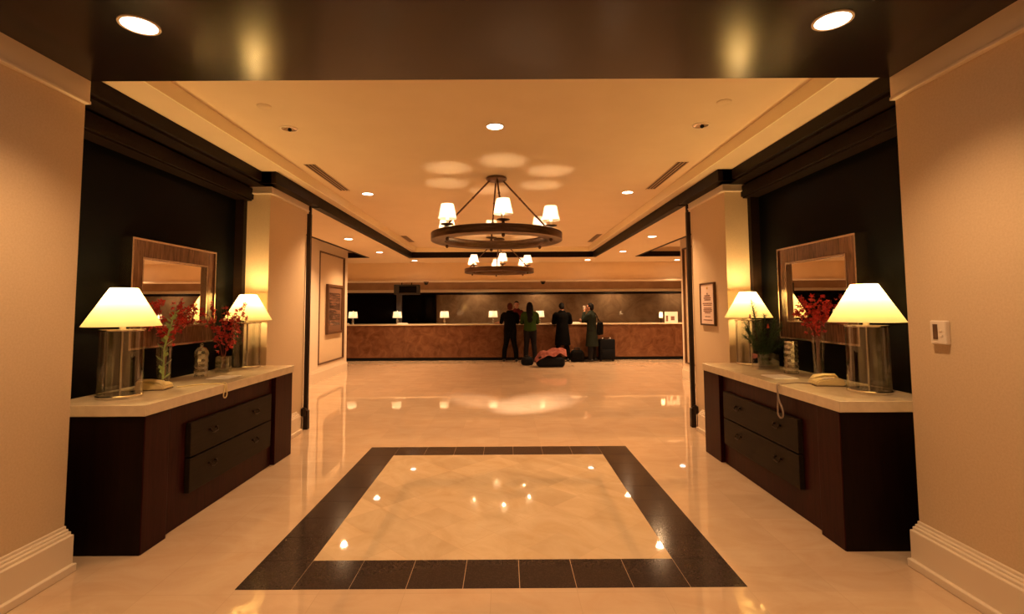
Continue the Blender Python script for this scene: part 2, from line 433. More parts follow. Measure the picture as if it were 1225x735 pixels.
# lobby side walls
for s, side, ye, ys in ((-1, 'left', 12.36, 8.6), (1, 'right', 10.66, 8.6)):
    xw = 3.86
    b = bmesh.new(); box(b, s * xw, s * 5.2, ys, ye, 0, 3.08); struct('wall_%s_lobby' % side, b, M['wallpaper'])
    p0, p1 = (10.52, 12.10) if s < 0 else (8.9, 10.5)
    b = bmesh.new()
    # raised pilaster frame around a sunk panel
    box(b, s * (xw - .03), s * xw, ys, p0 - .03, .25, 3.0); box(b, s * (xw - .03), s * xw, p1 + .03, ye, .25, 3.0)
    box(b, s * (xw - .03), s * xw, p0 - .03, p1 + .03, 2.72, 3.0); box(b, s * (xw - .03), s * xw, p0 - .03, p1 + .03, .25, .36)
    struct('trim_12' if s < 0 else 'trim_13', b, M['trim'], label='cream framing of the %s lobby wall' % side)
    b = bmesh.new()
    for (a0, a1, c0, c1) in ((p0 - .03, p0, .34, 2.74), (p1, p1 + .03, .34, 2.74), (p0, p1, .34, .365), (p0, p1, 2.715, 2.74)):
        box(b, s * (xw - .045), s * xw, a0, a1, c0, c1)
    struct('trim_14' if s < 0 else 'trim_15', b, M['darkwood'], label='dark panel moulding on the %s lobby wall' % side)
    b = bmesh.new()
    for o, z1_ in ((.055, .2), (.045, .22), (.035, .25)): box(b, s * (xw - o), s * (xw + .2), ys, ye + (.0), 0, z1_)
    struct('baseboard_%s_lobby' % side, b, M['trim'])
for s, side in ((-1, 'left'), (1, 'right')):
    b = bmesh.new(); box(b, s * 9, s * 9.2, -4.5, 18, 0, 3.3); struct('wall_%s_far' % side, b, M['wallpaper'])
# framed picture on the left lobby wall
r = thing('framed_picture', 'large dark framed art print on the left lobby wall', 'picture', (-3.84, 11.5, 1.5))
b = bmesh.new()
for (a0, a1, c0, c1) in ((10.97, 11.03, .95, 2.06), (11.92, 11.98, .95, 2.06), (11.03, 11.92, .95, 1.01), (11.03, 11.92, 2.0, 2.06)):
    box(b, -3.86, -3.80, a0, a1, c0, c1, bev=.004)
obj('frame', b, M['darkwood'], r, world=True)
b = bmesh.new(); box(b, -3.86, -3.83, 11.03, 11.92, 1.01, 2.0); obj('mount', b, M['artmat'], r, world=True)
b = bmesh.new(); box(b, -3.83, -3.825, 11.12, 11.82, 1.14, 1.87); obj('print', b, M['art'], r, world=True)

# reception alcove: headers, ceilings, back wall
b = bmesh.new(); box(b, -9, 9, YD, YD + .25, 2.33, 3.3); struct('wall_header', b, M['header_paint'])
b = bmesh.new(); box(b, -9, 9, YD - .06, YD + .28, 2.285, 2.335, bev=.008); struct('trim_16', b, M['trim'], label='cream lip along the reception header')
b = bmesh.new(); box(b, -9, 9, YD + .25, 16.4, 2.55, 3.3); struct('ceiling_reception', b, M['ceil'])
b = bmesh.new(); box(b, -9, 9, 16.4, 16.55, 2.12, 3.3); struct('wall_header_inner', b, M['header'])
b = bmesh.new(); box(b, -9, 9, 16.34, 16.56, 2.035, 2.125, bev=.01); struct('trim_17', b, M['trim'], label='pale lower edge of the inner header')
b = bmesh.new(); box(b, -9, 9, 16.55, 17.7, 2.2, 3.3); struct('ceiling_alcove', b, M['darktrim'])
b = bmesh.new(); box(b, -2.36, 9, 17.6, 17.9, 0, 2.3); struct('wall_far', b, M['backmarble'])
b = bmesh.new(); box(b, -9, -2.36, 17.6, 17.9, 0, 2.3); struct('window_1', b, M['darkglass'], label='black unlit glazing behind the reception desk')
b = bmesh.new(); box(b, -9, 9, 17.56, 17.6, 1.99, 2.3); box(b, -2.40, -2.35, 17.5, 17.6, 0, 2.0); struct('trim_18', b, M['darktrim'], label='dark trim above the marble back wall')

# reception desk
r = thing('reception_desk', 'long brown marble reception desk with thin cream top', 'reception desk', (0, YD, 0))
b = bmesh.new(); box(b, -8, 8, YD, YD + .75, .09, 1.02); obj('body', b, M['marble'], r, world=True)
b = bmesh.new(); box(b, -8, 8, YD + .03, YD + .7, 0, .09); obj('plinth', b, M['black'], r, world=True)
b = bmesh.new(); box(b, -8, 8, YD - .03, YD + .8, 1.02, 1.05, bev=.006); obj('desktop', b, M['counter'], r, world=True)
# thin joints in the stone front
# hanging screen and its post
r = thing('hanging_monitor', 'dark box monitor hung under the header above the desk', 'monitor', (-2.93, 15.3, 1.93))
b = bmesh.new(); box(b, -3.32, -2.55, 15.2, 15.42, 1.935, 2.24, bev=.012); obj('casing', b, mat('monitor_casing', (.03, .028, .028), rough=.5), r, world=True)
b = bmesh.new(); box(b, -3.16, -2.63, 15.19, 15.205, 1.99, 2.19); obj('screen', b, M['darkglass'], r, world=True)
for x in (-3.1, -2.8):
    b = bmesh.new(); tube(b, [(x, 15.31, 2.23), (x, 15.31, 2.55)], .015); obj('hanger', b, M['black'], r, world=True)
b = bmesh.new(); box(b, -3.24, -3.09, 15.22, 15.34, 1.05, 1.935)
tag(obj('support_post', b, mat('post_grey', (.04, .034, .034), rough=.5)), 'dark grey square post standing on the desk under the monitor', 'post')

# black dome cameras under the header lip
for i, x in enumerate((-2.236, 1.169)):
    r = thing('dome_camera', ['black dome camera beside the dark monitor', 'black dome camera over the queue at the desk'][i], 'security camera', (x, 14.56, 2.285), group=None)
    b = bmesh.new(); lathe(b, [(.075, 0), (.075, -.02), (.06, -.03)], 20, (x, 14.56, 2.287), True, True); obj('base_ring', b, M['sandblack'], r, world=True)
    b = bmesh.new(); lathe(b, [(.058, -.03), (.052, -.06), (.03, -.085), (.002, -.092)], 20, (x, 14.56, 2.287)); obj('dome', b, M['black'], r, world=True, smooth=True)

# ------------------------------------------------------------------ downlights
def downlight(x, y, z, rad, label, group=None, lit=True, power=60, ang=110):
    r = thing('ceiling_downlight', label, 'downlight', (x, y, z), group=group)
    b = bmesh.new(); lathe(b, [(rad * 1.16, .0), (rad * 1.16, -.006), (rad, -.006), (rad, .0)], 28, (x, y, z)); obj('trim_ring', b, M['trim'], r, world=True, smooth=False)
    if lit:
        b = bmesh.new(); lathe(b, [(.0001, -.003), (rad, -.003)], 28, (x, y, z)); obj('lens', b, M['lens'], r, world=True)
        spot('downlight_lamp', (x, y, z - .03), power, ang, .9, rad * .6)
    else:
        b = bmesh.new(); lathe(b, [(.0001, -.003), (rad * .55, -.012), (rad, -.003)], 24, (x, y, z)); obj('reflector', b, M['chrome'], r, world=True, smooth=True)
        b = bmesh.new(); ball(b, (x + .01, y - .01, z - .012), rad * .28, 10); obj('bulb', b, M['black'], r, world=True, smooth=True)
    return r
downlight(-1.718, 2.39, ZN, .078, 'round lit downlight in dark ceiling, upper left of the photo', power=70, ang=120)
downlight(1.704, 2.377, ZN, .078, 'round lit downlight in dark ceiling, upper right of the photo', power=70, ang=120)
downlight(0, 4.25, ZT, .070, 'lit downlight in the raised ceiling in front of the large chandelier', power=120)
downlight(-1.80, 6.77, ZT, .070, 'lit downlight in the raised ceiling, left of the large chandelier', power=165)
downlight(1.76, 6.76, ZT, .070, 'lit downlight in the raised ceiling, right of the large chandelier', power=165)
downlight(-1.8, 4.283, ZT, .065, 'small silver adjustable downlight in the raised ceiling, left side', lit=False)
downlight(1.786, 4.253, ZT, .065, 'small silver adjustable downlight in the raised ceiling, right side', lit=False)
spot('accent_lamp', (-1.78, 4.31, ZT - .03), 1900, 15, 1.0, .03, (1, .76, .54), to=(.50, 8.0, 0))
spot('accent_lamp', (1.76, 4.28, ZT - .03), 800, 11, 1.0, .03, (1, .76, .54), to=(-.42, 8.3, 0))
for x, y, l in ((-2.91, 9.48, 'nearest lit downlight in the left lower ceiling'), (-2.89, 11.75, 'second lit downlight in the left lower ceiling'),
                (-2.445, 13.85, 'lit downlight before the reception header, left of the chandeliers'), (2.85, 9.36, 'nearest lit downlight in the right lower ceiling'),
                (2.88, 11.85, 'second lit downlight in the right lower ceiling'), (2.37, 13.88, 'lit downlight before the reception header, right of the chandeliers'),
                (4.91, 14.02, 'lit downlight before the reception header, far right')):
    downlight(x, y, ZL, .075, l, power=200 if y > 13 else 185, ang=105 if y > 13 else 145)
# small blank ceiling cover plates
for x, y, l in ((-1.783, 3.795, 'small blank disc plate on the raised ceiling, left'), (1.775, 3.759, 'small blank disc plate on the raised ceiling, right')):
    b = bmesh.new(); lathe(b, [(.001, -.012), (.045, -.012), (.055, -.004), (.055, 0)], 24, (x, y, ZT), True); tag(obj('cover_plate', b, M['ceil'], smooth=True), l, 'cover plate')
# unseen fill lights added behind the camera, no fittings modelled
for x, y in ((-1.71, .2), (1.71, .2), (-1.71, -2.2), (1.71, -2.2)):
    spot('entrance_fill', (x, y, ZN - .03), 75, 125, .9, .045)
# linear vents
for x, ya, yb, l in ((-2.045, 5.37, 6.57, 'long slotted vent in the raised ceiling, near left'), (2.02, 5.35, 6.57, 'long slotted vent in the raised ceiling, near right'),
                     (-2.12, 10.75, 11.75, 'short slotted vent in the raised ceiling, far left'), (2.10, 10.65, 11.9, 'short slotted vent in the raised ceiling, far right')):
    r = thing('air_vent', l, 'vent', (x, ya, ZT))
    b = bmesh.new(); box(b, x - .06, x + .06, ya, yb, ZT - .002, ZT + .01); obj('slot', b, M['grille'], r, world=True)
    b = bmesh.new()
    for k in range(4): box(b, x - .064 + k * .038, x - .053 + k * .038, ya - .01, yb + .01, ZT - .006, ZT - .001)
    obj('vane', b, M['grille_light'], r, world=True)

# ------------------------------------------------------------------ consoles
def console(s):
    side = 'left' if s < 0 else 'right'
    r = thing('console_cabinet', 'dark mahogany console with cream stone top against the %s dark wall' % side, 'console', (s * 2.5, 4.25, 0))
    ya, yb = 3.17, 5.32; XB = NW - .01
    def bx(b, xa, xb, *a, **k): box(b, min(s * xa, s * xb), max(s * xa, s * xb), *a, **k)
    b = bmesh.new()
    bx(b, 2.20, XB, 3.40, 4.93, 0, .84)
    obj('body', b, M['cab'], r, world=True)
    for (a, c) in ((ya, 3.40), (4.945, yb)):
        b = bmesh.new(); bx(b, 2.163, XB, a, c, 0, .84, bev=.003)
        obj('end_pedestal', b, M['cab'], r, world=True)
    b = bmesh.new(); bx(b, 2.168, XB - .002, ya - .004, ya - .0005, .0, .84); obj('side_panel', b, M['cabside'], r, world=True)
    b = bmesh.new(); bx(b, 2.155, XB, ya - .02, yb + .015, .842, .912, bev=.004); obj('countertop', b, M['counter'], r, world=True)
    for z0_, z1_ in ((.455, .695), (.205, .445)):
        b = bmesh.new(); bx(b, 2.163, 2.199, 3.63, 4.86, z0_, z1_, bev=.004)
        d = obj('drawer', b, M['drawer'], r, world=True)
        for yh in (3.90, 4.55):
            zc = (z0_ + z1_) / 2 + .015
            b = bmesh.new()
            for dy in (-.04, .04):
                tube(b, [(s * 2.165, yh + dy, zc + .01), (s * 2.148, yh + dy, zc + .01)], .009, 10)
            tube(b, [(s * 2.150, yh - .042, zc + .01), (s * 2.143, yh - .036, zc - .012), (s * 2.141, yh, zc - .018), (s * 2.143, yh + .036, zc - .012), (s * 2.150, yh + .042, zc + .01)], .0045, 8)
            obj('handle', b, M['bronze'], d, world=True, smooth=True)
    return r
for s in (-1, 1): console(s)

# ------------------------------------------------------------------ mirrors
for s in (-1, 1):
    side = 'left' if s < 0 else 'right'
    r = thing('wall_mirror', 'wide wood framed mirror with silver edges on the %s dark wall' % side, 'mirror', (s * NW, 4.31, 1.63))
    xf = 2.735
    y_0, y_1, z_0, z_1 = 3.765, 4.865, 1.20, 2.06; i0, i1, j0, j1 = 3.90, 4.725, 1.37, 1.905
    def quadframe(b, o, i, xa, xb):
        O = [(o[0], o[2]), (o[1], o[2]), (o[1], o[3]), (o[0], o[3])]; I = [(i[0], i[2]), (i[1], i[2]), (i[1], i[3]), (i[0], i[3])]
        for k in range(4):
            prism(b, [O[k], O[(k + 1) % 4], I[(k + 1) % 4], I[k]], 'x', s * xa, s * xb)
    b = bmesh.new(); quadframe(b, (y_0 + .016, y_1 - .016, z_0 + .016, z_1 - .016), (i0 - .012, i1 + .012, j0 - .012, j1 + .012), xf + .012, NW - .002); obj('frame', b, M['frame_wood'], r, world=True)
    b = bmesh.new(); quadframe(b, (y_0, y_1, z_0, z_1), (y_0 + .016, y_1 - .016, z_0 + .016, z_1 - .016), xf, NW - .002); obj('outer_edge', b, M['silver'], r, world=True, label='thin silver outer edge')
    b = bmesh.new(); quadframe(b, (i0 - .012, i1 + .012, j0 - .012, j1 + .012), (i0, i1, j0, j1), xf + .006, NW - .03); obj('inner_edge', b, M['silver'], r, world=True, label='thin silver inner edge')
    b = bmesh.new(); box(b, s * (xf + .035), s * (xf + .045), i0 - .01, i1 + .01, j0 - .01, j1 + .01); obj('mirror_glass', b, M['mirror'], r, world=True)

# ------------------------------------------------------------------ table lamps
def table_lamp():
    r = thing('table_lamp', '', 'table lamp', (0, 0, 0))
    b = bmesh.new(); lathe(b, [(.128, 0), (.134, .004), (.134, .016), (.128, .022), (.0, .022)], 40, cap0=True); obj('base', b, M['chrome'], r, smooth=True)
    b = bmesh.new(); lathe(b, [(.1275, .0225), (.1275, .448), (.123, .448), (.123, .0225)], 48); obj('glass_cylinder', b, M['glass'], r, smooth=True)
    b = bmesh.new(); lathe(b, [(.0, .449), (.132, .449), (.134, .454), (.132, .461), (.0, .463)], 40); obj('top_disc', b, M['chrome'], r, smooth=True)
    b = bmesh.new(); tube(b, [(0, 0, .022), (0, 0, .58)], .008, 12); lathe(b, [(.0, .46), (.02, .462), (.016, .49), (.008, .5)], 16)
    obj('pole', b, M['chrome'], r, smooth=True)
    b = bmesh.new(); lathe(b, [(.228, .481), (.226, .484), (.080, .742)], 64)
    sh = obj('shade', b, M['shade'], r, smooth=True)
    b = bmesh.new()
    for k in range(3):
        a = k * 2 * PI / 3; tube(b, [(0, 0, .70), (.086 * math.cos(a), .086 * math.sin(a), .728)], .0022, 6)
    tube(b, [(.093 * math.cos(2 * PI * k / 32), .093 * math.sin(2 * PI * k / 32), .716) for k in range(33)], .0025, 6, caps=False)
    obj('shade_ring', b, M['chrome'], sh, smooth=True)
    b = bmesh.new(); tube(b, [(0, 0, .575), (0, 0, .61)], .017, 14)
    obj('socket', b, M['bronze'], r)
    b = bmesh.new(); ball(b, (0, 0, .645), (.028, .028, .036), 14); obj('bulb', b, M['bulb'], r, smooth=True)
    return r
spots = [(-2.548, 3.455, 'table lamp with glass cylinder base and cream shade on near end of left console'),
         (-2.57, 5.165, 'table lamp with glass cylinder base at far end of left console beside the column'),
         (2.58, 3.475, 'table lamp with glass cylinder base and cream shade on near end of right console'),
         (2.585, 5.17, 'table lamp with glass cylinder base behind the pine greenery on right console')]
tl = table_lamp()
for i, (x, y, l) in enumerate(spots):
    if i == 0: tl.location = (x, y, .912); tl['label'] = l; tl['group'] = 'glass table lamps on the consoles'
    else: dup(tl, (x, y, .912), 0, l, 'glass table lamps on the consoles')
    point('table_lamp_light', (x, y, .912 + .69), 17, .035, (1, .62, .22))

# ------------------------------------------------------------------ chandeliers
def chandelier():
    r = thing('chandelier', '', 'chandelier', (0, 0, 0))
    zr = -.74                                      # ring centre below the ceiling
    b = bmesh.new()
    lathe(b, [(.62, zr - .045), (.765, zr - .045), (.78, zr - .038), (.78, zr + .048), (.765, zr + .055), (.62, zr + .055), (.61, zr + .04), (.61, zr - .03), (.62, zr - .045)], 96)
    ringo = obj('ring', b, M['ring'], r, smooth=True)
    b = bmesh.new(); lathe(b, [(.0, -.001), (.115, -.001), (.125, -.012), (.125, -.03), (.105, -.045), (.04, -.055), (.0, -.06)], 32); obj('canopy', b, M['ring'], r, smooth=True)
    for k in range(4):
        a = math.radians(-83 + 90 * k)
        b = bmesh.new(); ca, sa = math.cos(a), math.sin(a)
        tube(b, [(.085 * ca, .085 * sa, -.045), (.69 * ca, .69 * sa, zr + .05)], .011, 8)
        for tt in (.33, .66):
            p = Vector((.085 * ca, .085 * sa, -.045)).lerp(Vector((.69 * ca, .69 * sa, zr + .05)), tt); ball(b, p, .016, 8)
        obj('rod', b, M['ring'], r, smooth=True)
    for k in range(6):
        a = math.radians(-83 + 60 * k); x, y = .68 * math.cos(a), .68 * math.sin(a)
        b = bmesh.new(); lathe(b, [(.0, zr + .053), (.02, zr + .055), (.015, zr + .085), (.07, zr + .10), (.072, zr + .108), (.0, zr + .108)], 20, (x, y, 0))
        cup = obj('candle_cup', b, M['ring'], r, smooth=True)
        b = bmesh.new(); lathe(b, [(.0, zr - .085), (.012, zr - .08), (.022, zr - .06), (.014, zr - .044)], 12, (x, y, 0)); obj('finial', b, M['ring'], r, smooth=True)
        b = bmesh.new(); tube(b, [(x, y, zr + .106), (x, y, zr + .155)], .016, 12); obj('candle_sleeve', b, M['candle'], cup, smooth=True)
        b = bmesh.new(); lathe(b, [(.105, zr + .165), (.070, zr + .33)], 32, (x, y, 0)); obj('shade', b, M['shade_small'], cup, smooth=True)
        b = bmesh.new(); ball(b, (x, y, zr + .182), (.010, .010, .026), 10); obj('bulb', b, M['bulb'], cup, smooth=True)
    return r
CH = [((-.02, 5.95), 'large round bronze ring chandelier, nearer of the two, six white shades'), ((-.06, 11.25), 'round bronze ring chandelier farther back near the reception desk')]
ch = chandelier()
for i, ((x, y), l) in enumerate(CH):
    if i == 0: ch.location = (x, y, ZT); ch['label'] = l; ch['group'] = 'ring chandeliers'
    else: dup(ch, (x, y, ZT), 0, l, 'ring chandeliers')
    for k in range(6):
        a = math.radians(-83 + 60 * k)
        point('chandelier_light', (x + .68 * math.cos(a), y + .68 * math.sin(a), ZT - .74 + .190), 8.5, .012, (1, .68, .40))

# ------------------------------------------------------------------ desk lamps
def desk_lamp():
    r = thing('desk_lamp', '', 'desk lamp', (0, 0, 0))
    b = bmesh.new(); lathe(b, [(.055, 0), (.058, .008), (.05, .015), (.0, .018)], 20, cap0=True); obj('base', b, M['chrome'], r, smooth=True)
    b = bmesh.new(); lathe(b, [(.012, .016), (.035, .05), (.046, .085), (.030, .125), (.012, .15), (.008, .2)], 20); obj('body', b, M['cut_glass'], r, smooth=True)
    b = bmesh.new(); tube(b, [(0, 0, .15), (0, 0, .27)], .007, 8); obj('pole', b, M['chrome'], r)
    b = bmesh.new(); lathe(b, [(.14, .185), (.118, .375)], 32); obj('shade', b, M['shade_small'], r, smooth=True)
    b = bmesh.new(); ball(b, (0, 0, .29), .025, 10); obj('bulb', b, M['bulb'], r, smooth=True)
    b = bmesh.new(); tube(b, [(0, 0, .30), (0, 0, .39)], .004, 6); ball(b, (0, 0, .395), .012, 8); obj('finial', b, M['chrome'], r)
    return r
dl = desk_lamp()
for i, (x, l) in enumerate(((-4.49, 'leftmost small desk lamp on the reception desk'), (-3.165, 'small desk lamp in front of the grey post on the reception desk'),
                            (-1.755, 'small desk lamp at the left end of the marble back wall'), (-.30, 'small desk lamp just left of the person in black shirt'),
                            (1.10, 'small desk lamp beside the person in the green jacket'))):
    if i == 0: dl.location = (x, 15.02, 1.05); dl['label'] = l; dl['group'] = 'lamps along the reception desk'
    else: dup(dl, (x, 15.02, 1.05), 0, l, 'lamps along the reception desk')
    point('desk_lamp_light', (x, 15.02, 1.05 + .30), 2.2, .025, (1, .68, .36))
# small glowing candle shade and the little stand of framed cards at the right end
r = thing('candle_light', 'tiny glowing candle shade beside the white card display at the right end of the desk', 'candle light', (4.72, 15.0, 1.05))
b = bmesh.new(); lathe(b, [(.0, 0), (.04, 0), (.04, .01), (.01, .03), (.01, .15)], 16); obj('stand', b, M['bronze'], r)
b = bmesh.new(); lathe(b, [(.055, .14), (.045, .32)], 20); obj('shade', b, M['shade_small'], r, smooth=True)
point('candle_flame', (4.72, 15.0, 1.28), .8, .02)
r = thing('card_display', 'white tabletop display with two small dark pictures on the reception desk', 'card display', (5.0, 15.0, 1.05))
b = bmesh.new(); box(b, 4.83, 5.22, 14.99, 15.02, 1.05, 1.375, bev=.004); obj('board', b, M['paper'], r, world=True)
for xa, xb, za, zb in ((4.865, 4.925, 1.09, 1.26), (5.01, 5.12, 1.12, 1.24)):
    b = bmesh.new(); box(b, xa, xb, 14.984, 14.99, za, zb); obj('picture', b, M['ink'], r, world=True)
# papers / leaflets lying on the desk
for i, (x, w_) in enumerate(((-2.95, .30), (2.05, .45), (-4.62, .16))):
    b = bmesh.new()
    for k in range(5): box(b, x - w_ / 2 + k * .004, x + w_ / 2 - k * .01, 14.66 + k * .003, 14.90, 1.05 + k * .008, 1.057 + k * .008)
    tag(obj('paper_stack', b, M['paper']), ['low stack of white papers beside the desk lamp at the grey post', 'low stack of white papers between the two people in black coats', 'small stack of papers by the leftmost desk lamp'][i], 'papers')

# ------------------------------------------------------------------ sign, thermostat
r = thing('wall_sign', 'pale notice board in thin dark frame on the right column', 'sign', (W, 5.92, 1.54))
xs = W - .03
b = bmesh.new()
for (a0, a1, c0, c1) in ((5.715, 5.735, 1.285, 1.79), (6.11, 6.13, 1.285, 1.79), (5.735, 6.11, 1.285, 1.305), (5.735, 6.11, 1.77, 1.79)):
    box(b, xs, W, a0, a1, c0, c1)
obj('frame', b, M['darkwood'], r, world=True)
b = bmesh.new(); box(b, xs + .008, W, 5.735, 6.11, 1.305, 1.77); obj('board', b, M['sign'], r, world=True)
b = bmesh.new(); rng = random.Random(3)
for zc, w_, h in ((1.66, .03, .02), (1.635, .16, .016), (1.61, .20, .014), (1.588, .18, .014), (1.545, .27, .012), (1.525, .24, .012), (1.49, .22, .011), (1.472, .25, .011), (1.454, .24, .011), (1.436, .16, .011), (1.39, .15, .011), (1.35, .25, .012)):
    y = 5.92 - w_ / 2
    while y < 5.92 + w_ / 2:
        l = rng.uniform(.012, .04); box(b, xs + .006, xs + .008, y, min(y + l, 5.92 + w_ / 2), zc - h / 2, zc + h / 2); y += l + .009
obj('printed_lines', b, M['ink'], r, world=True)
b = bmesh.new(); box(b, xs + .006, xs + .008, 5.90, 5.94, 1.715, 1.74); obj('emblem', b, mat('gold_emblem', (.6, .36, .08), rough=.4), r, world=True)
r = thing('thermostat', 'white thermostat with dark display on the right wall', 'thermostat', (W, 2.77, 1.36))
b = bmesh.new(); box(b, W - .028, W, 2.715, 2.815, 1.29, 1.42, bev=.006); obj('casing', b, M['white'], r, world=True)
b = bmesh.new(); box(b, W - .031, W - .027, 2.765, 2.793, 1.318, 1.40); obj('display', b, M['darkwood'], r, world=True)
b = bmesh.new(); box(b, W - .031, W - .027, 2.735, 2.75, 1.33, 1.34, bev=.001); box(b, W - .031, W - .027, 2.735, 2.75, 1.36, 1.37, bev=.001); obj('button', b, M['white'], r, world=True)

# ------------------------------------------------------------------ things on the consoles
ZC = .912
def phone(s, x, y, rz, label):
    r = thing('telephone', label, 'telephone', (x, y, ZC), rz)
    b = bmesh.new(); prism(b, [(-.10, .002), (.10, .002), (.10, .025), (.08, .045), (-.07, .062), (-.10, .04)], 'y', -.075, .075)
    bmesh.ops.bevel(b, geom=b.edges[:], offset=.008, segments=3, affect='EDGES'); obj('body', b, M['phone'], r, smooth=True)
    b = bmesh.new(); box(b, -.10, .10, -.07, .07, 0, .004); obj('foot_pad', b, M['phone_dark'], r)
    b = bmesh.new(); tube(b, [(-.09, -.045, .052), (-.075, -.045, .064), (0, -.045, .071), (.06, -.045, .058), (.08, -.045, .042)], [(.022, .014), (.025, .018), (.02, .012), (.025, .017), (.02, .012)], 12, dome=True)
    obj('handset', b, M['phone'], r, smooth=True)
    b = bmesh.new()
    for i in range(4):
        for j in range(3): box(b, -.02 + j * .022, -.004 + j * .022, 0 + i * .016, .011 + i * .016, .052 - (j * .022) * .1, .062 - (j * .022) * .1, bev=.002, seg=1)
    obj('keypad', b, M['white'], r)
    return r
phone(-1, -2.54, 3.78, .15, 'cream desk telephone on the left console beside the near lamp')
phone(1, 2.49, 3.80, PI - .15, 'cream desk telephone on the right console beside the near lamp')
# cords draped over the counter edge
def cord(pts, label, m, r=.004):
    # smooth the polyline
    P = [Vector(p) for p in pts]
    for _ in range(3):
        Q = [P[0]]
        for a, c in zip(P, P[1:]): Q += [a.lerp(c, .25), a.lerp(c, .75)]
        Q.append(P[-1]); P = Q
    b = bmesh.new(); tube(b, P, r, 8); return tag(obj('phone_cord', b, m, smooth=True), label, 'cord')
zt = ZC + .006
cord([(2.40, 3.84, zt), (2.33, 3.90, zt), (2.25, 3.86, zt), (2.17, 3.84, zt), (2.140, 3.84, zt - .01), (2.138, 3.83, .86), (2.138, 3.82, .80), (2.138, 3.77, .745), (2.138, 3.76, .69), (2.138, 3.80, .665), (2.138, 3.84, .69), (2.138, 3.835, .75), (2.138, 3.825, .82), (2.138, 3.835, .90), (2.150, 3.855, zt + .002), (2.2, 3.87, zt)], 'grey telephone cord looped over the front of the right console', M['grey_cord'], .0065)
cord([(-2.41, 3.84, zt), (-2.33, 3.98, zt), (-2.25, 4.0, zt), (-2.17, 4.02, zt), (-2.145, 4.02, zt - .01), (-2.143, 4.01, .87), (-2.143, 3.99, .82), (-2.143, 4.02, .80), (-2.143, 4.05, .82), (-2.143, 4.04, .87), (-2.15, 4.05, zt), (-2.2, 4.08, zt)], 'cream telephone cord looped over the front of the left console', M['phone'], .0045)
# papers
for s, ys, l in ((1, (4.12, 4.36), 'white notepaper on the right console by the crystal cylinder'), (-1, (4.30, 4.50), 'white notepaper on the left console by the domed jar')):
    b = bmesh.new()
    x0_, x1_ = sorted((s * 2.28, s * 2.47)); box(b, x0_, x1_, ys[0], ys[1], ZC, ZC + .003); box(b, x0_ + .01, x1_ + .004, ys[0] + .012, ys[1] + .008, ZC + .003, ZC + .005)
    tag(obj('notepaper', b, M['paper']), l, 'paper')

def round_vase(x, y, r0, r1, h, label, water=.4):
    r = thing('glass_vase', label, 'vase', (x, y, ZC))
    b = bmesh.new(); lathe(b, [(.0, 0), (r0, 0), (r0 + .002, .006), (r1, h), (r1 - .005, h), (r0 - .004, .022), (.0, .018)], 32); obj('vessel', b, M['glass'], r, smooth=True)
    b = bmesh.new(); lathe(b, [(.0, .023), (r0 - .005, .023), (r0 - .005 + (r1 - r0) * water, h * water), (.0, h * water)], 32); obj('water', b, M['water'], r, smooth=True)
    return r
def square_vase(x, y, w_, h, rz, label):
    r = thing('glass_vase', label, 'vase', (x, y, ZC), rz)
    b = bmesh.new(); t_ = .007; a = w_ / 2
    for q in ((-a, a, -a, -a + t_), (-a, a, a - t_, a), (-a, -a + t_, -a + t_, a - t_), (a - t_, a, -a + t_, a - t_)): box(b, *q, 0, h)
    box(b, -a + t_, a - t_, -a + t_, a - t_, 0, .014); obj('vessel', b, M['cut_glass'], r)
    b = bmesh.new(); box(b, -a + t_ + .001, a - t_ - .001, -a + t_ + .001, a - t_ - .001, .015, h * .72); obj('water', b, M['water'], r)
    return r
round_vase(-2.665, 4.06, .045, .055, .30, 'tall clear glass vase with green stem on the left console')
square_vase(-2.60, 4.80, .115, .150, .3, 'short square glass vase with red flowers beside the far left lamp')
round_vase(2.665, 4.16, .036, .048, .35, 'slender clear glass vase with red flowers on the right console')
square_vase(2.58, 4.86, .19, .14, -.15, 'wide square glass vase holding pine greenery on the right console')

# faceted crystal jar (left) and crystal cylinder with crumpled top (right)
r = thing('crystal_jar', 'cut crystal jar with domed lid on the left console', 'jar', (-2.57, 4.40, ZC))
b = bmesh.new(); prof = [(.0, 0), (.052, 0)]
for k in range(9): prof += [(.055 if k % 2 == 0 else .049, .012 + k * .022)]
lathe(b, prof + [(.054, .20)], 12, cap0=False); lathe(b, [(.047, .2), (.047, .02), (.0, .02)], 12); obj('body', b, M['cut_glass'], r)
b = bmesh.new(); lathe(b, [(.056, .20), (.056, .21), (.050, .235), (.034, .258), (.012, .268), (.010, .274)], 12); ball(b, (0, 0, .285), .015, 8); obj('lid', b, M['cut_glass'], r)
r = thing('crystal_cylinder', 'cut crystal cylinder filled with glittering glass on the right console', 'crystal cylinder', (2.60, 4.45, ZC))
b = bmesh.new(); prof = [(.0, 0), (.056, 0)]
for k in range(12): prof += [(.060 if k % 2 == 0 else .053, .010 + k * .024)]
lathe(b, prof + [(.056, .285)], 12); lathe(b, [(.050, .285), (.050, .02), (.0, .02)], 12); obj('body', b, M['cut_glass'], r)
b = bmesh.new(); rng = random.Random(11)
for k in range(26):
    c = Vector((rng.uniform(-.03, .03), rng.uniform(-.03, .03), rng.uniform(.17, .275)))
    q = bmesh.ops.create_icosphere(b, subdivisions=1, radius=rng.uniform(.010, .017))
    for v in q['verts']: v.co += c
o_ = obj('glass_chips', b, M['chrome'], r)

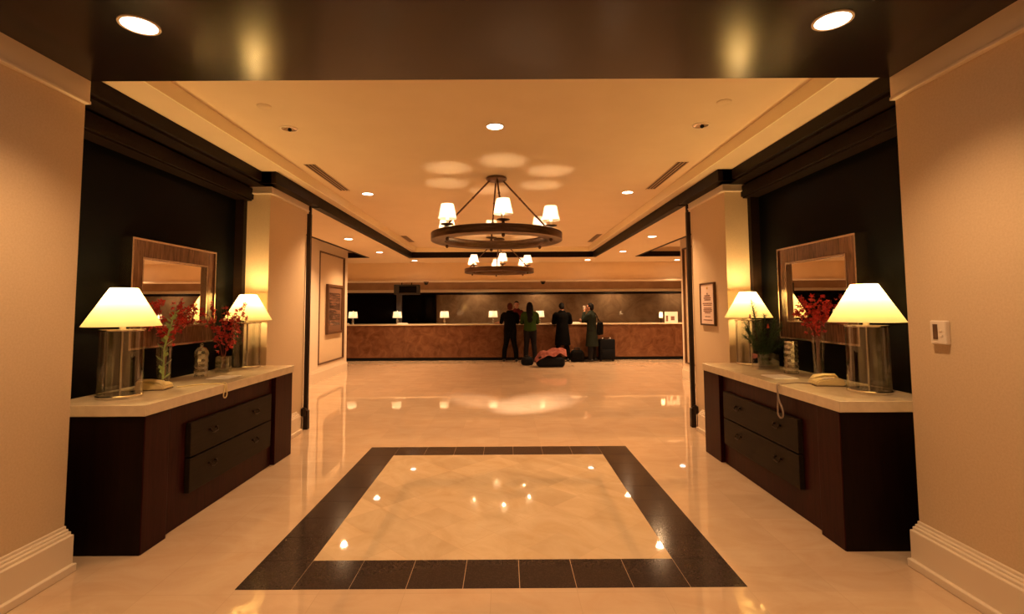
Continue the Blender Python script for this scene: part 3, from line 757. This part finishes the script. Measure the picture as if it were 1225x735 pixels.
# flowers
def bouquet(name, label, loc, mouth_z, tips, seed, leafy=False, spread=.02, nb=15, fan=1.0):
    r = thing(name, label, 'flowers', (loc[0], loc[1], ZC + .03)); rng = random.Random(seed)
    L = Vector((loc[0], loc[1], ZC + .03))
    for ti, tp in enumerate(tips):
        tp = Vector(tp) - L; m1 = Vector((rng.uniform(-.012, .012), rng.uniform(-.012, .012), mouth_z - L.z))
        P = [Vector((rng.uniform(-.015, .015), rng.uniform(-.015, .015), 0)), m1, m1.lerp(tp, .5) + Vector((0, 0, .03)), tp]
        for _ in range(2):
            Q = [P[0]]
            for a, c in zip(P, P[1:]): Q += [a.lerp(c, .25), a.lerp(c, .75)]
            Q.append(P[-1]); P = Q
        n = len(P)
        b = bmesh.new(); tube(b, P, [.0035 - .0018 * i / n for i in range(n)], 6)
        st = obj('flower_stem', b, M['redstem'] if not leafy else M['stem'], r, smooth=True)
        b = bmesh.new()
        for k in range(nb):
            tt = .45 + .55 * (k + rng.random()) / nb
            idx = tt * (n - 1); i = min(int(idx), n - 2); p = P[i].lerp(P[i + 1], idx - i)
            p = p + Vector((rng.gauss(0, spread), rng.gauss(0, spread), rng.gauss(0, spread * .8)))
            # a small five petalled blossom
            ax = Vector((rng.gauss(0, 1), rng.gauss(0, 1), rng.gauss(0, 1))).normalized(); rot = ax.to_track_quat('Z', 'Y').to_matrix()
            sz = rng.uniform(.014, .024)
            for q in range(5):
                a = q * 2 * PI / 5
                vs = [rot @ Vector((0, 0, 0)), rot @ (Vector((math.cos(a - .5), math.sin(a - .5), .35)) * sz * .7), rot @ (Vector((math.cos(a), math.sin(a), .55)) * sz * 1.25), rot @ (Vector((math.cos(a + .5), math.sin(a + .5), .35)) * sz * .7)]
                b.faces.new([b.verts.new(p + v) for v in vs])
            ball(b, p, sz * .32, 6)
        me = bpy.data.meshes.new('blossoms'); b.to_mesh(me); b.free()
        mesh_obj('blossoms', me, M['red'], st)
    return r
def T(cx_, cy_, lst): return [(cx_ + a, cy_ + c, z) for a, c, z in lst]
bouquet('red_orchid_bouquet', 'red orchid sprays with a leafy green stalk in the tall left console vase', (-2.665, 4.06), 1.215,
        T(-2.665, 4.06, [(-.10, -.08, 1.50), (-.06, -.04, 1.57), (-.10, .06, 1.55), (.05, .09, 1.57), (.10, .14, 1.52), (.0, .16, 1.54), (.13, .05, 1.45), (-.04, -.14, 1.42), (.09, .17, 1.42)]), 5, spread=.022)
# leafy green stalk as part of that bouquet
bq = [o for o in bpy.data.objects if o.name == 'red_orchid_bouquet'][0]
b = bmesh.new(); rng = random.Random(2)
pts = [(-2.655, 4.04, .95), (-2.645, 4.03, 1.2), (-2.60, 4.02, 1.36), (-2.575, 4.04, 1.49)]
tube(b, pts, [.008, .007, .006, .003], 8)
for k in range(22):
    tt = .0 + k / 22; i = min(int(tt * 3), 2); p = Vector(pts[i]).lerp(Vector(pts[i + 1]), tt * 3 - i)
    a = k * 2.4; d = Vector((math.cos(a), math.sin(a), .9)).normalized(); sd = d.cross(Vector((0, 0, 1))).normalized()
    l = .085 * (1 - tt * .4); w_ = .021
    vs = [p, p + d * l * .5 + sd * w_, p + d * l, p + d * l * .5 - sd * w_]
    b.faces.new([b.verts.new(v) for v in vs])
obj('leafy_stalk', b, M['stem'], bq, world=True, label='pale green leafy stalk')
bouquet('red_orchid_bouquet', 'red orchid sprays in the short square vase, spreading before the far left lamp', (-2.60, 4.80), 1.06,
        T(-2.60, 4.80, [(-.14, -.16, 1.50), (-.10, -.08, 1.56), (-.04, .0, 1.53), (.02, .02, 1.48), (.10, .04, 1.50), (.16, .08, 1.55), (.18, .02, 1.45), (.05, .10, 1.40), (-.06, -.14, 1.42), (.12, -.04, 1.40)]), 9, spread=.022)
bouquet('red_berry_bouquet', 'dense bright red blossom spray in the slender vase on the right console', (2.665, 4.16), 1.265,
        T(2.665, 4.16, [(-.10, -.06, 1.52), (-.08, .10, 1.55), (-.13, .06, 1.47), (-.03, .04, 1.57), (.02, -.04, 1.58), (.05, -.12, 1.55), (-.02, -.10, 1.50), (-.07, .13, 1.44), (.06, -.06, 1.48), (0, 0, 1.45)]), 21, spread=.024, nb=16)
# pine greenery
r = thing('pine_bouquet', 'bushy green pine branches in the square vase on the right console', 'greenery', (2.58, 4.86, ZC + .03))
L = Vector((2.58, 4.86, ZC + .03)); rng = random.Random(4)
tips = [(-.10, .12, 1.28), (-.14, .10, 1.36), (-.09, .02, 1.50), (-.12, -.02, 1.57), (-.02, -.06, 1.42), (.04, -.12, 1.38), (.10, -.14, 1.34), (.02, -.20, 1.28), (-.04, -.22, 1.20), (.12, .02, 1.36), (0, .08, 1.34), (-.16, .06, 1.22), (.08, -.20, 1.18), (-.02, .0, 1.36), (-.18, .0, 1.30), (-.04, -.14, 1.12)]
for tp in tips:
    tp = Vector((2.58 + tp[0], 4.86 + tp[1], tp[2])) - L
    P = [Vector((rng.uniform(-.04, .04), rng.uniform(-.04, .04), 0)), Vector((tp.x * .25, tp.y * .25, .12)), tp]
    b = bmesh.new(); tube(b, P, [.004, .004, .0015], 6)
    n = 190
    for k in range(n):
        tt = .25 + .75 * k / n; p = P[1].lerp(P[2], (tt - .25) / .75) if tt > .25 else P[1]
        ax = (P[2] - P[1]).normalized(); d = Vector((rng.gauss(0, 1), rng.gauss(0, 1), rng.gauss(0, 1))).normalized()
        d = (d + ax * .8).normalized(); sd = d.orthogonal().normalized(); l = rng.uniform(.035, .062)
        vs = [p - sd * .0016, p + d * l, p + sd * .0016]
        b.faces.new([b.verts.new(v) for v in vs])
        sd2 = d.cross(sd); vs = [p - sd2 * .0016, p + d * l, p + sd2 * .0016]
        b.faces.new([b.verts.new(v) for v in vs])
    me = bpy.data.meshes.new('pine_branch'); b.to_mesh(me); b.free(); mesh_obj('pine_branch', me, M['pine'], r)
for p in ((-.10, .06, 1.39), (.0, -.08, 1.30)):
    b = bmesh.new(); q = Vector((2.58 + p[0], 4.86 + p[1], p[2])) - L
    for k in range(5): lathe(b, [(.004, k * .008), (.017 - .0025 * k, k * .008 + .003), (.003, k * .008 + .008)], 9, q)
    obj('pine_cone', b, M['cone'], r, smooth=True)

# ------------------------------------------------------------------ people
def hand(b, w_, d, n, s=1.0, curl=.35, thumb_side=1):
    """palm at wrist w_, pointing d, palm normal n (the side fingers curl to)"""
    w_ = Vector(w_); d = Vector(d).normalized(); n = Vector(n); n = (n - d * n.dot(d)).normalized(); t = d.cross(n) * thumb_side
    tube(b, [w_ - d * .01, w_ + d * .03 * s, w_ + d * .085 * s], [(.022 * s, .018 * s), (.034 * s, .016 * s), (.036 * s, .013 * s)], 10, dome=True)
    for k, (o, l) in enumerate(((.030, .070), (.010, .078), (-.010, .074), (-.029, .058))):
        p = w_ + d * .088 * s + t * o * s; a = curl
        d1 = (d * math.cos(a) + n * math.sin(a)); d2 = (d * math.cos(2 * a) + n * math.sin(2 * a)); d3 = (d * math.cos(3 * a) + n * math.sin(3 * a))
        l *= s
        tube(b, [p - d * .02, p + d1 * l * .42, p + d1 * l * .42 + d2 * l * .33, p + d1 * l * .42 + d2 * l * .33 + d3 * l * .25], [.0095, .009, .008, .007], 8, dome=True)
    p = w_ + d * .03 * s + t * .028 * s; dt = (d * .65 + t * .75).normalized(); dt2 = (d * .9 + t * .3 + n * .3).normalized()
    tube(b, [p - dt * .01, p + dt * .038 * s, p + dt * .038 * s + dt2 * .03 * s], [.012, .0105, .008], 8, dome=True)

def person(label, loc, rz, top, legs, hair, armL, armR, lean=0., head_pitch=0., head_yaw=0., H=1.0, coat_len=0, sleeve=1.0, long_hair=False, bulky=1.0, fingersL=(0, 1, 0), fingersR=(0, 1, 0), stance=.10, voxel=.011):
    """local frame: faces +y; armL / armR: (elbow, wrist, palm_normal) in local coordinates"""
    r = thing('person', label, 'person', loc, rz)
    hz = .93 * H
    bend = lambda z: Vector((0, max(0, z - hz) * math.tan(lean), 0))   # lean forward above the hips
    def sp(x, y, z): return Vector((x, y, z)) + bend(z)
    hips = [(s * .085, 0, .90 * H) for s in (-1, 1)]
    def leg(b, s, e=0., ankle=True, top_=1.0):
        tube(b, [(s * .085, 0, .92 * H), (s * (.09), .005, .72 * H), (s * (.095 + stance * .15), .012, .50 * H), (s * (.095 + stance * .4), -.005, .34 * H), (s * (.095 + stance * .5), 0, .10 * H)],
             [(.092 + e, .098 + e), (.078 + e, .085 + e), (.056 + e * 1.2, .060 + e * 1.2), (.052 + e * 1.6, .056 + e * 1.6), (.036 + e * 2.2, .040 + e * 2.2)], 14, dome=ankle)
    def torso(b, e=0., lo=.88, hi=1.40):
        secs = [(.86, .155, .105), (.95, .160, .110), (1.06, .140, .095), (1.18, .150, .105), (1.30, .170, .112), (1.38, .165, .095), (1.43, .10, .07), (1.46, .062, .058)]
        S = [q for q in secs if lo - .03 <= q[0] <= hi + .04]
        tube(b, [sp(0, 0, z * H) for z, _, _ in S], [(a + e, c + e) for _, a, c in S], 20, dome=True)
    sh = {s: sp(s * .175 * bulky, 0, 1.385 * H) for s in (-1, 1)}
    arms = {-1: armL, 1: armR}
    def arm(b, s, e=0., frac=1.0):
        el, wr, nn = arms[s]; el = Vector(el); wr = Vector(wr)
        P = [sh[s] - Vector((s * .03, 0, 0)), sh[s] + (el - sh[s]) * .15, sh[s].lerp(el, .6), el]
        Rr = [.058 + e, .052 + e, .043 + e, .038 + e]
        if frac > .5:
            P += [el.lerp(wr, .3), el.lerp(wr, 1.0 if frac >= 1 else (frac - .5) * 2)]; Rr += [.038 + e, .027 + e]
        tube(b, P, Rr, 12, dome=True)
    # body: one continuous surface
    b = bmesh.new(); torso(b, hi=1.47)
    for s in (-1, 1):
        leg(b, s); arm(b, s)
        an = Vector((s * (.095 + stance * .5), 0, .07 * H))
        tube(b, [an + Vector((0, -.03, 0)), an + Vector((0, .05, -.015)), an + Vector((s * .01, .15, -.035))], [(.036, .042), (.038, .035), (.034, .022)], 12, dome=True)
        el, wr, nn = arms[s]; d = (Vector(wr) - Vector(el)).normalized()
        fd = (d + Vector((0, 0, 0))).normalized()
        hand(b, wr, fd, nn, 1.0, .35, thumb_side=(1 if s < 0 else -1))
    hc = sp(0, .025, 1.60 * H); HR = Matrix.Rotation(head_yaw, 3, 'Z') @ Matrix.Rotation(-head_pitch, 3, 'X')
    nb_ = sp(0, 0, 1.42 * H)
    hp = lambda x, y, z: nb_ + (hc - nb_) + HR @ Vector((x, y, z))
    tube(b, [nb_ - Vector((0, 0, .03)), hp(0, -.02, -.05)], [.056, .050], 14, dome=True)
    ball(b, hp(0, 0, .02), (.074, .092, .098), 20, HR)                 # skull
    ball(b, hp(0, .025, -.045), (.056, .062, .062), 16, HR)            # jaw
    tube(b, [hp(0, .088, .012), hp(0, .106, -.022), hp(0, .098, -.03)], [.009, .013, .011], 8, dome=True)  # nose
    ball(b, hp(0, .082, -.058), (.022, .012, .009), 10, HR)            # lips
    ball(b, hp(0, .078, -.088), (.020, .016, .014), 10, HR)            # chin
    for s in (-1, 1): ball(b, hp(s * .074, -.005, -.008), (.009, .020, .030), 10, HR)
    for s in (-1, 1): ball(b, hp(s * .032, .080, .022), (.022, .012, .008), 8, HR)
    mesh_obj('body', fuse(b, voxel, 3), M['skin'], r, smooth=True)
    for s in (-1, 1):
        b = bmesh.new(); ball(b, hp(s * .030, .082, .006), .0105, 10); obj('eye', b, M['eye'], r, smooth=True)
    # trousers
    b = bmesh.new()
    for s in (-1, 1): leg(b, s, .013)
    tube(b, [(0, 0, .84 * H), (0, 0, .90 * H), (0, 0, .99 * H)], [(.165, .118), (.172, .124), (.158, .118)], 20, dome=True)
    mesh_obj('trousers', fuse(b, .012, 4), legs, r, smooth=True)
    # shoes
    for s in (-1, 1):
        b = bmesh.new(); an = Vector((s * (.095 + stance * .5), 0, .0))
        tube(b, [an + Vector((0, -.045, .045)), an + Vector((0, .03, .05)), an + Vector((s * .006, .10, .036)), an + Vector((s * .012, .18, .028))], [(.040, .044), (.044, .050), (.046, .036), (.036, .026)], 14, dome=True)
        for v in b.verts: v.co.z = max(v.co.z, .001)
        obj('shoe', b, M['shoe'], r, smooth=True)
    # top / jacket / coat
    b = bmesh.new(); torso(b, .022 * bulky, .93, 1.40)
    for s in (-1, 1): arm(b, s, .016 * bulky, sleeve)
    tube(b, [sp(0, 0, 1.40 * H), sp(0, 0, 1.475 * H)], [(.085, .078), (.068, .066)], 16)
    zz = (.90 - coat_len) * H
    tube(b, [(0, 0, zz), (0, 0, (zz + .95 * H) / 2), sp(0, 0, 1.0 * H), sp(0, 0, 1.15 * H)], [(.185 + coat_len * .10, .145 + coat_len * .08), (.188 + coat_len * .05, .142 + coat_len * .04), (.178, .134), (.168, .122)], 20)
    mesh_obj('coat' if coat_len > .2 else ('shirt' if sleeve < .6 else 'jacket'), fuse(b, .012, 4), top, r, smooth=True)
    # hair
    b = bmesh.new()
    ball(b, hp(0, -.014, .036), (.083, .096, .098), 18, HR)
    ball(b, hp(0, -.05, -.005), (.078, .062, .085), 16, HR)
    if long_hair:
        tube(b, [hp(0, -.045, .03), hp(0, -.07, -.08), nb_ + Vector((0, -.10, -.04)), nb_ + Vector((0, -.115, -.20)), nb_ + Vector((0, -.115, -.30))], [(.083, .055), (.088, .052), (.095, .042), (.088, .034), (.06, .022)], 14, dome=True)
        for s in (-1, 1): tube(b, [hp(s * .07, 0, .03), hp(s * .08, -.01, -.07), hp(s * .085, -.03, -.16)], [.025, .026, .018], 8, dome=True)
    me = fuse(b, .010, 3)
    # open the hairline over the face
    bm2 = bmesh.new(); bm2.from_mesh(me)
    inv = HR.inverted(); kill = []
    for v in bm2.verts:
        q = inv @ (v.co - hc)
        if q.y > .035 and q.z < .070 and abs(q.x) < .072: kill.append(v)
    bmesh.ops.delete(bm2, geom=kill, context='VERTS'); bm2.to_mesh(me); bm2.free()
    mesh_obj('hair', me, hair, r, smooth=True)
    return r

# left person: black short-sleeved shirt, left hand on the counter
person('person in black shirt and trousers with auburn hair, left forearm resting on the desk', (.20, 14.28, 0), 0, M['cloth_black'], M['cloth_black'], M['hair_red'],
       ((-.25, .14, 1.10), (-.36, .37, 1.085), (0, 0, -1)), ((.22, .17, 1.10), (.10, .38, 1.10), (0, 0, -1)), lean=.10, head_pitch=.15, H=.955, sleeve=.5, bulky=1.12, stance=.16)
person('person in green jacket and dark jeans with long black hair, facing the desk', (.76, 14.10, 0), 0, M['cloth_green'], M['cloth_grey'], M['hair_black'],
       ((-.23, .16, 1.09), (-.10, .37, 1.13), (0, 0, -1)), ((.22, .17, 1.09), (.12, .38, 1.12), (0, 0, -1)), lean=.06, head_pitch=-.05, head_yaw=-.35, H=.965, long_hair=True, bulky=1.08, stance=.06)
person('person in long black coat with head bowed, arms on the desk', (1.68, 14.22, 0), 0, M['cloth_coat'], M['cloth_black'], M['hair_black'],
       ((-.24, .17, 1.08), (-.13, .39, 1.09), (0, 0, -1)), ((.26, .17, 1.08), (.20, .40, 1.09), (0, 0, -1)), lean=.16, head_pitch=.45, H=.95, coat_len=.42, bulky=1.16, stance=.10)
person('person in grey green coat turned left, holding a white cup to the face', (2.50, 14.15, 0), math.radians(62), M['cloth_grgreen'], M['cloth_grey'], M['hair_black'],
       ((-.21, .19, 1.13), (-.085, .19, 1.36), (0, -1, 0)), ((.24, .06, 1.08), (.10, .27, 1.14), (-1, 0, 0)), lean=.03, head_pitch=-.05, H=.945, coat_len=.45, bulky=1.10, stance=.14)
person('person with dark hair and red top working behind the reception desk', (.42, 15.75, 0), PI, M['cloth_red'], M['cloth_black'], M['hair_black'],
       ((-.25, .12, 1.12), (-.14, .34, 1.14), (0, 0, -1)), ((.25, .12, 1.12), (.14, .34, 1.14), (0, 0, -1)), lean=.03, H=1.0, bulky=1.0)
# white cup at the face of the turned person
A = Matrix.Translation((2.50, 14.15, 0)) @ Matrix.Rotation(math.radians(62), 4, 'Z')
p = A @ Vector((-.035, .205, 1.445))
r = thing('paper_cup', 'white paper cup held up by the person turned left', 'cup', tuple(p))
b = bmesh.new(); lathe(b, [(.0, 0), (.028, 0), (.040, .10), (.037, .10), (.0, .01)], 18); obj('cup', b, M['paper'], r, smooth=True)
b = bmesh.new(); lathe(b, [(.042, .098), (.042, .108), (.034, .115), (.0, .115)], 18); obj('lid', b, M['paper'], r, smooth=True)
# shoulder bag
p = A @ Vector((.13, -.20, 0))
r = thing('shoulder_bag', 'black bag hanging from the shoulder of the person turned left', 'bag', (p.x, p.y, .74), math.radians(62))
b = bmesh.new(); box(b, -.14, .14, -.06, .06, 0, .36, bev=.045, seg=4); obj('bag_body', b, M['cloth_black'], r, smooth=True)
b = bmesh.new(); tube(b, [(-.10, .02, .33), (-.02, .06, .50), (.02, .15, .625), (.045, .21, .60), (.07, .10, .48), (.10, 0, .33)], .011, 8); obj('strap', b, M['cloth_black'], r, smooth=True)

# luggage
def upright(loc, w_, d_, h, label, mm):
    r = thing('suitcase', label, 'suitcase', loc)
    b = bmesh.new(); box(b, -w_ / 2, w_ / 2, -d_ / 2, d_ / 2, .04, h, bev=.035, seg=4); obj('shell', b, mm, r, smooth=True)
    b = bmesh.new(); box(b, -w_ / 2 + .05, w_ / 2 - .05, -d_ / 2 - .03, -d_ / 2 + .01, .10, h * .55, bev=.012, seg=2); obj('front_pocket', b, mm, r, smooth=True)
    for s in (-1, 1):
        b = bmesh.new(); tube(b, [(s * w_ * .38 - .015, d_ / 2 - .05, .03), (s * w_ * .38 + .015, d_ / 2 - .05, .03)], .03, 14); obj('wheel', b, M['black'], r)
        b = bmesh.new(); tube(b, [(s * w_ * .38, -d_ / 2 + .06, .05), (s * w_ * .38, -d_ / 2 + .06, .0)], .016, 10); obj('foot', b, M['black'], r)
    b = bmesh.new(); tube(b, [(-.09, 0, h - .01), (-.08, 0, h + .03), (.08, 0, h + .03), (.09, 0, h - .01)], .012, 8); obj('carry_handle', b, M['black'], r, smooth=True)
    for s in (-1, 1):
        b = bmesh.new(); ball(b, (s * .10, d_ / 2 - .08, h + .012), .026, 10); obj('handle_mount', b, M['paper'], r, smooth=True)
    return r
upright((2.93, 14.25, 0), .44, .26, .62, 'black upright suitcase standing right of the turned person', M['bag_blue'])
def holdall(loc, rz, l, w_, h, label, mm):
    r = thing('travel_bag', label, 'travel bag', loc, rz)
    b = bmesh.new(); box(b, -l / 2, l / 2, -w_ / 2, w_ / 2, 0, h, bev=min(w_, h) * .30, seg=6)
    for v in b.verts:   # soft cloth: ends slump a little
        if v.co.z > h * .5: v.co.z -= .22 * h * (abs(v.co.x) / (l / 2)) ** 3
    obj('bag_body', b, mm, r, smooth=True)
    for s in (-1, 1):
        b = bmesh.new(); tube(b, [(-l * .22, s * w_ * .3, h * .86), (-l * .15, s * w_ * .16, h * 1.12), (l * .15, s * w_ * .16, h * 1.12), (l * .22, s * w_ * .3, h * .86)], .011, 8); obj('handle', b, M['black'], r, smooth=True)
    b = bmesh.new(); tube(b, [(-l * .4, 0, h * .985), (l * .4, 0, h * .985)], .006, 6); obj('zip', b, M['bronze'], r)
    return r
holdall((2.07, 14.10, 0), .1, .38, .26, .34, 'soft black holdall on the floor left of the turned person', M['cloth_black'])
holdall((.64, 13.35, 0), .4, .30, .24, .22, 'small dark bag at the feet of the person in green', M['bag_blue'])
r_ = holdall((1.22, 12.95, 0), .06, .72, .38, .31, 'large black duffel bag lying on the floor under a pink garment', M['bag_blue'])
# coral pink garment thrown over the duffel
b = bmesh.new(); nx, ny = 40, 26; G = {}; rng = random.Random(8)
for i in range(nx + 1):
    for j in range(ny + 1):
        u = i / nx - .5; v = j / ny - .5
        x = u * .80; y = v * .50
        z = .405 + .17 * (u + .15) - .55 * v * v - .75 * max(0, abs(u) - .30) ** 1.2 + .022 * math.sin(17 * u + 6 * v) + .015 * math.sin(31 * v + 9 * u)
        k = 1 - .35 * abs(u) * 2
        G[i, j] = b.verts.new((x, y * k, z))
for i in range(nx):
    for j in range(ny): b.faces.new((G[i, j], G[i + 1, j], G[i + 1, j + 1], G[i, j + 1]))
bmesh.ops.solidify(b, geom=b.faces[:], thickness=.07)
o = obj('folded_coat', b, M['cloth_pink'], smooth=True); o.location = (1.22, 12.95, 0); o.rotation_euler = (0, 0, .06)
tag(o, 'crumpled coral pink coat thrown over the large duffel bag', 'coat')

# ------------------------------------------------------------------ unseen fill lights without fittings: lobby wings, desk, marble wall
for x in (-5.5, 5.5):
    for y in (9.5, 12):
        spot('lobby_wing_fill', (x, y, 3.04), 200, 140, .9, .06)
for x in (-6, -3.2, -.5, 2.2, 5.0):
    spot('desk_fill', (x, 15.6, 2.5), 26, 130, .9, .05)
for x in (-.9, 1.2, 3.8, 6):
    spot('marble_wall_fill', (x, 17.0, 2.17), 13, 150, .9, .04, to=(x, 17.8, 1.2))

# world: nothing but a trace of warm bounce
w = bpy.data.worlds.new('world'); SC.world = w; w.use_nodes = True
w.node_tree.nodes['Background'].inputs['Color'].default_value = (.02, .012, .006, 1)
w.node_tree.nodes['Background'].inputs['Strength'].default_value = .2
SC.view_settings.view_transform = 'Standard'; SC.view_settings.look = 'None'
SC.view_settings.exposure = 0.7; SC.view_settings.gamma = 1; SC.view_settings.use_curve_mapping = False
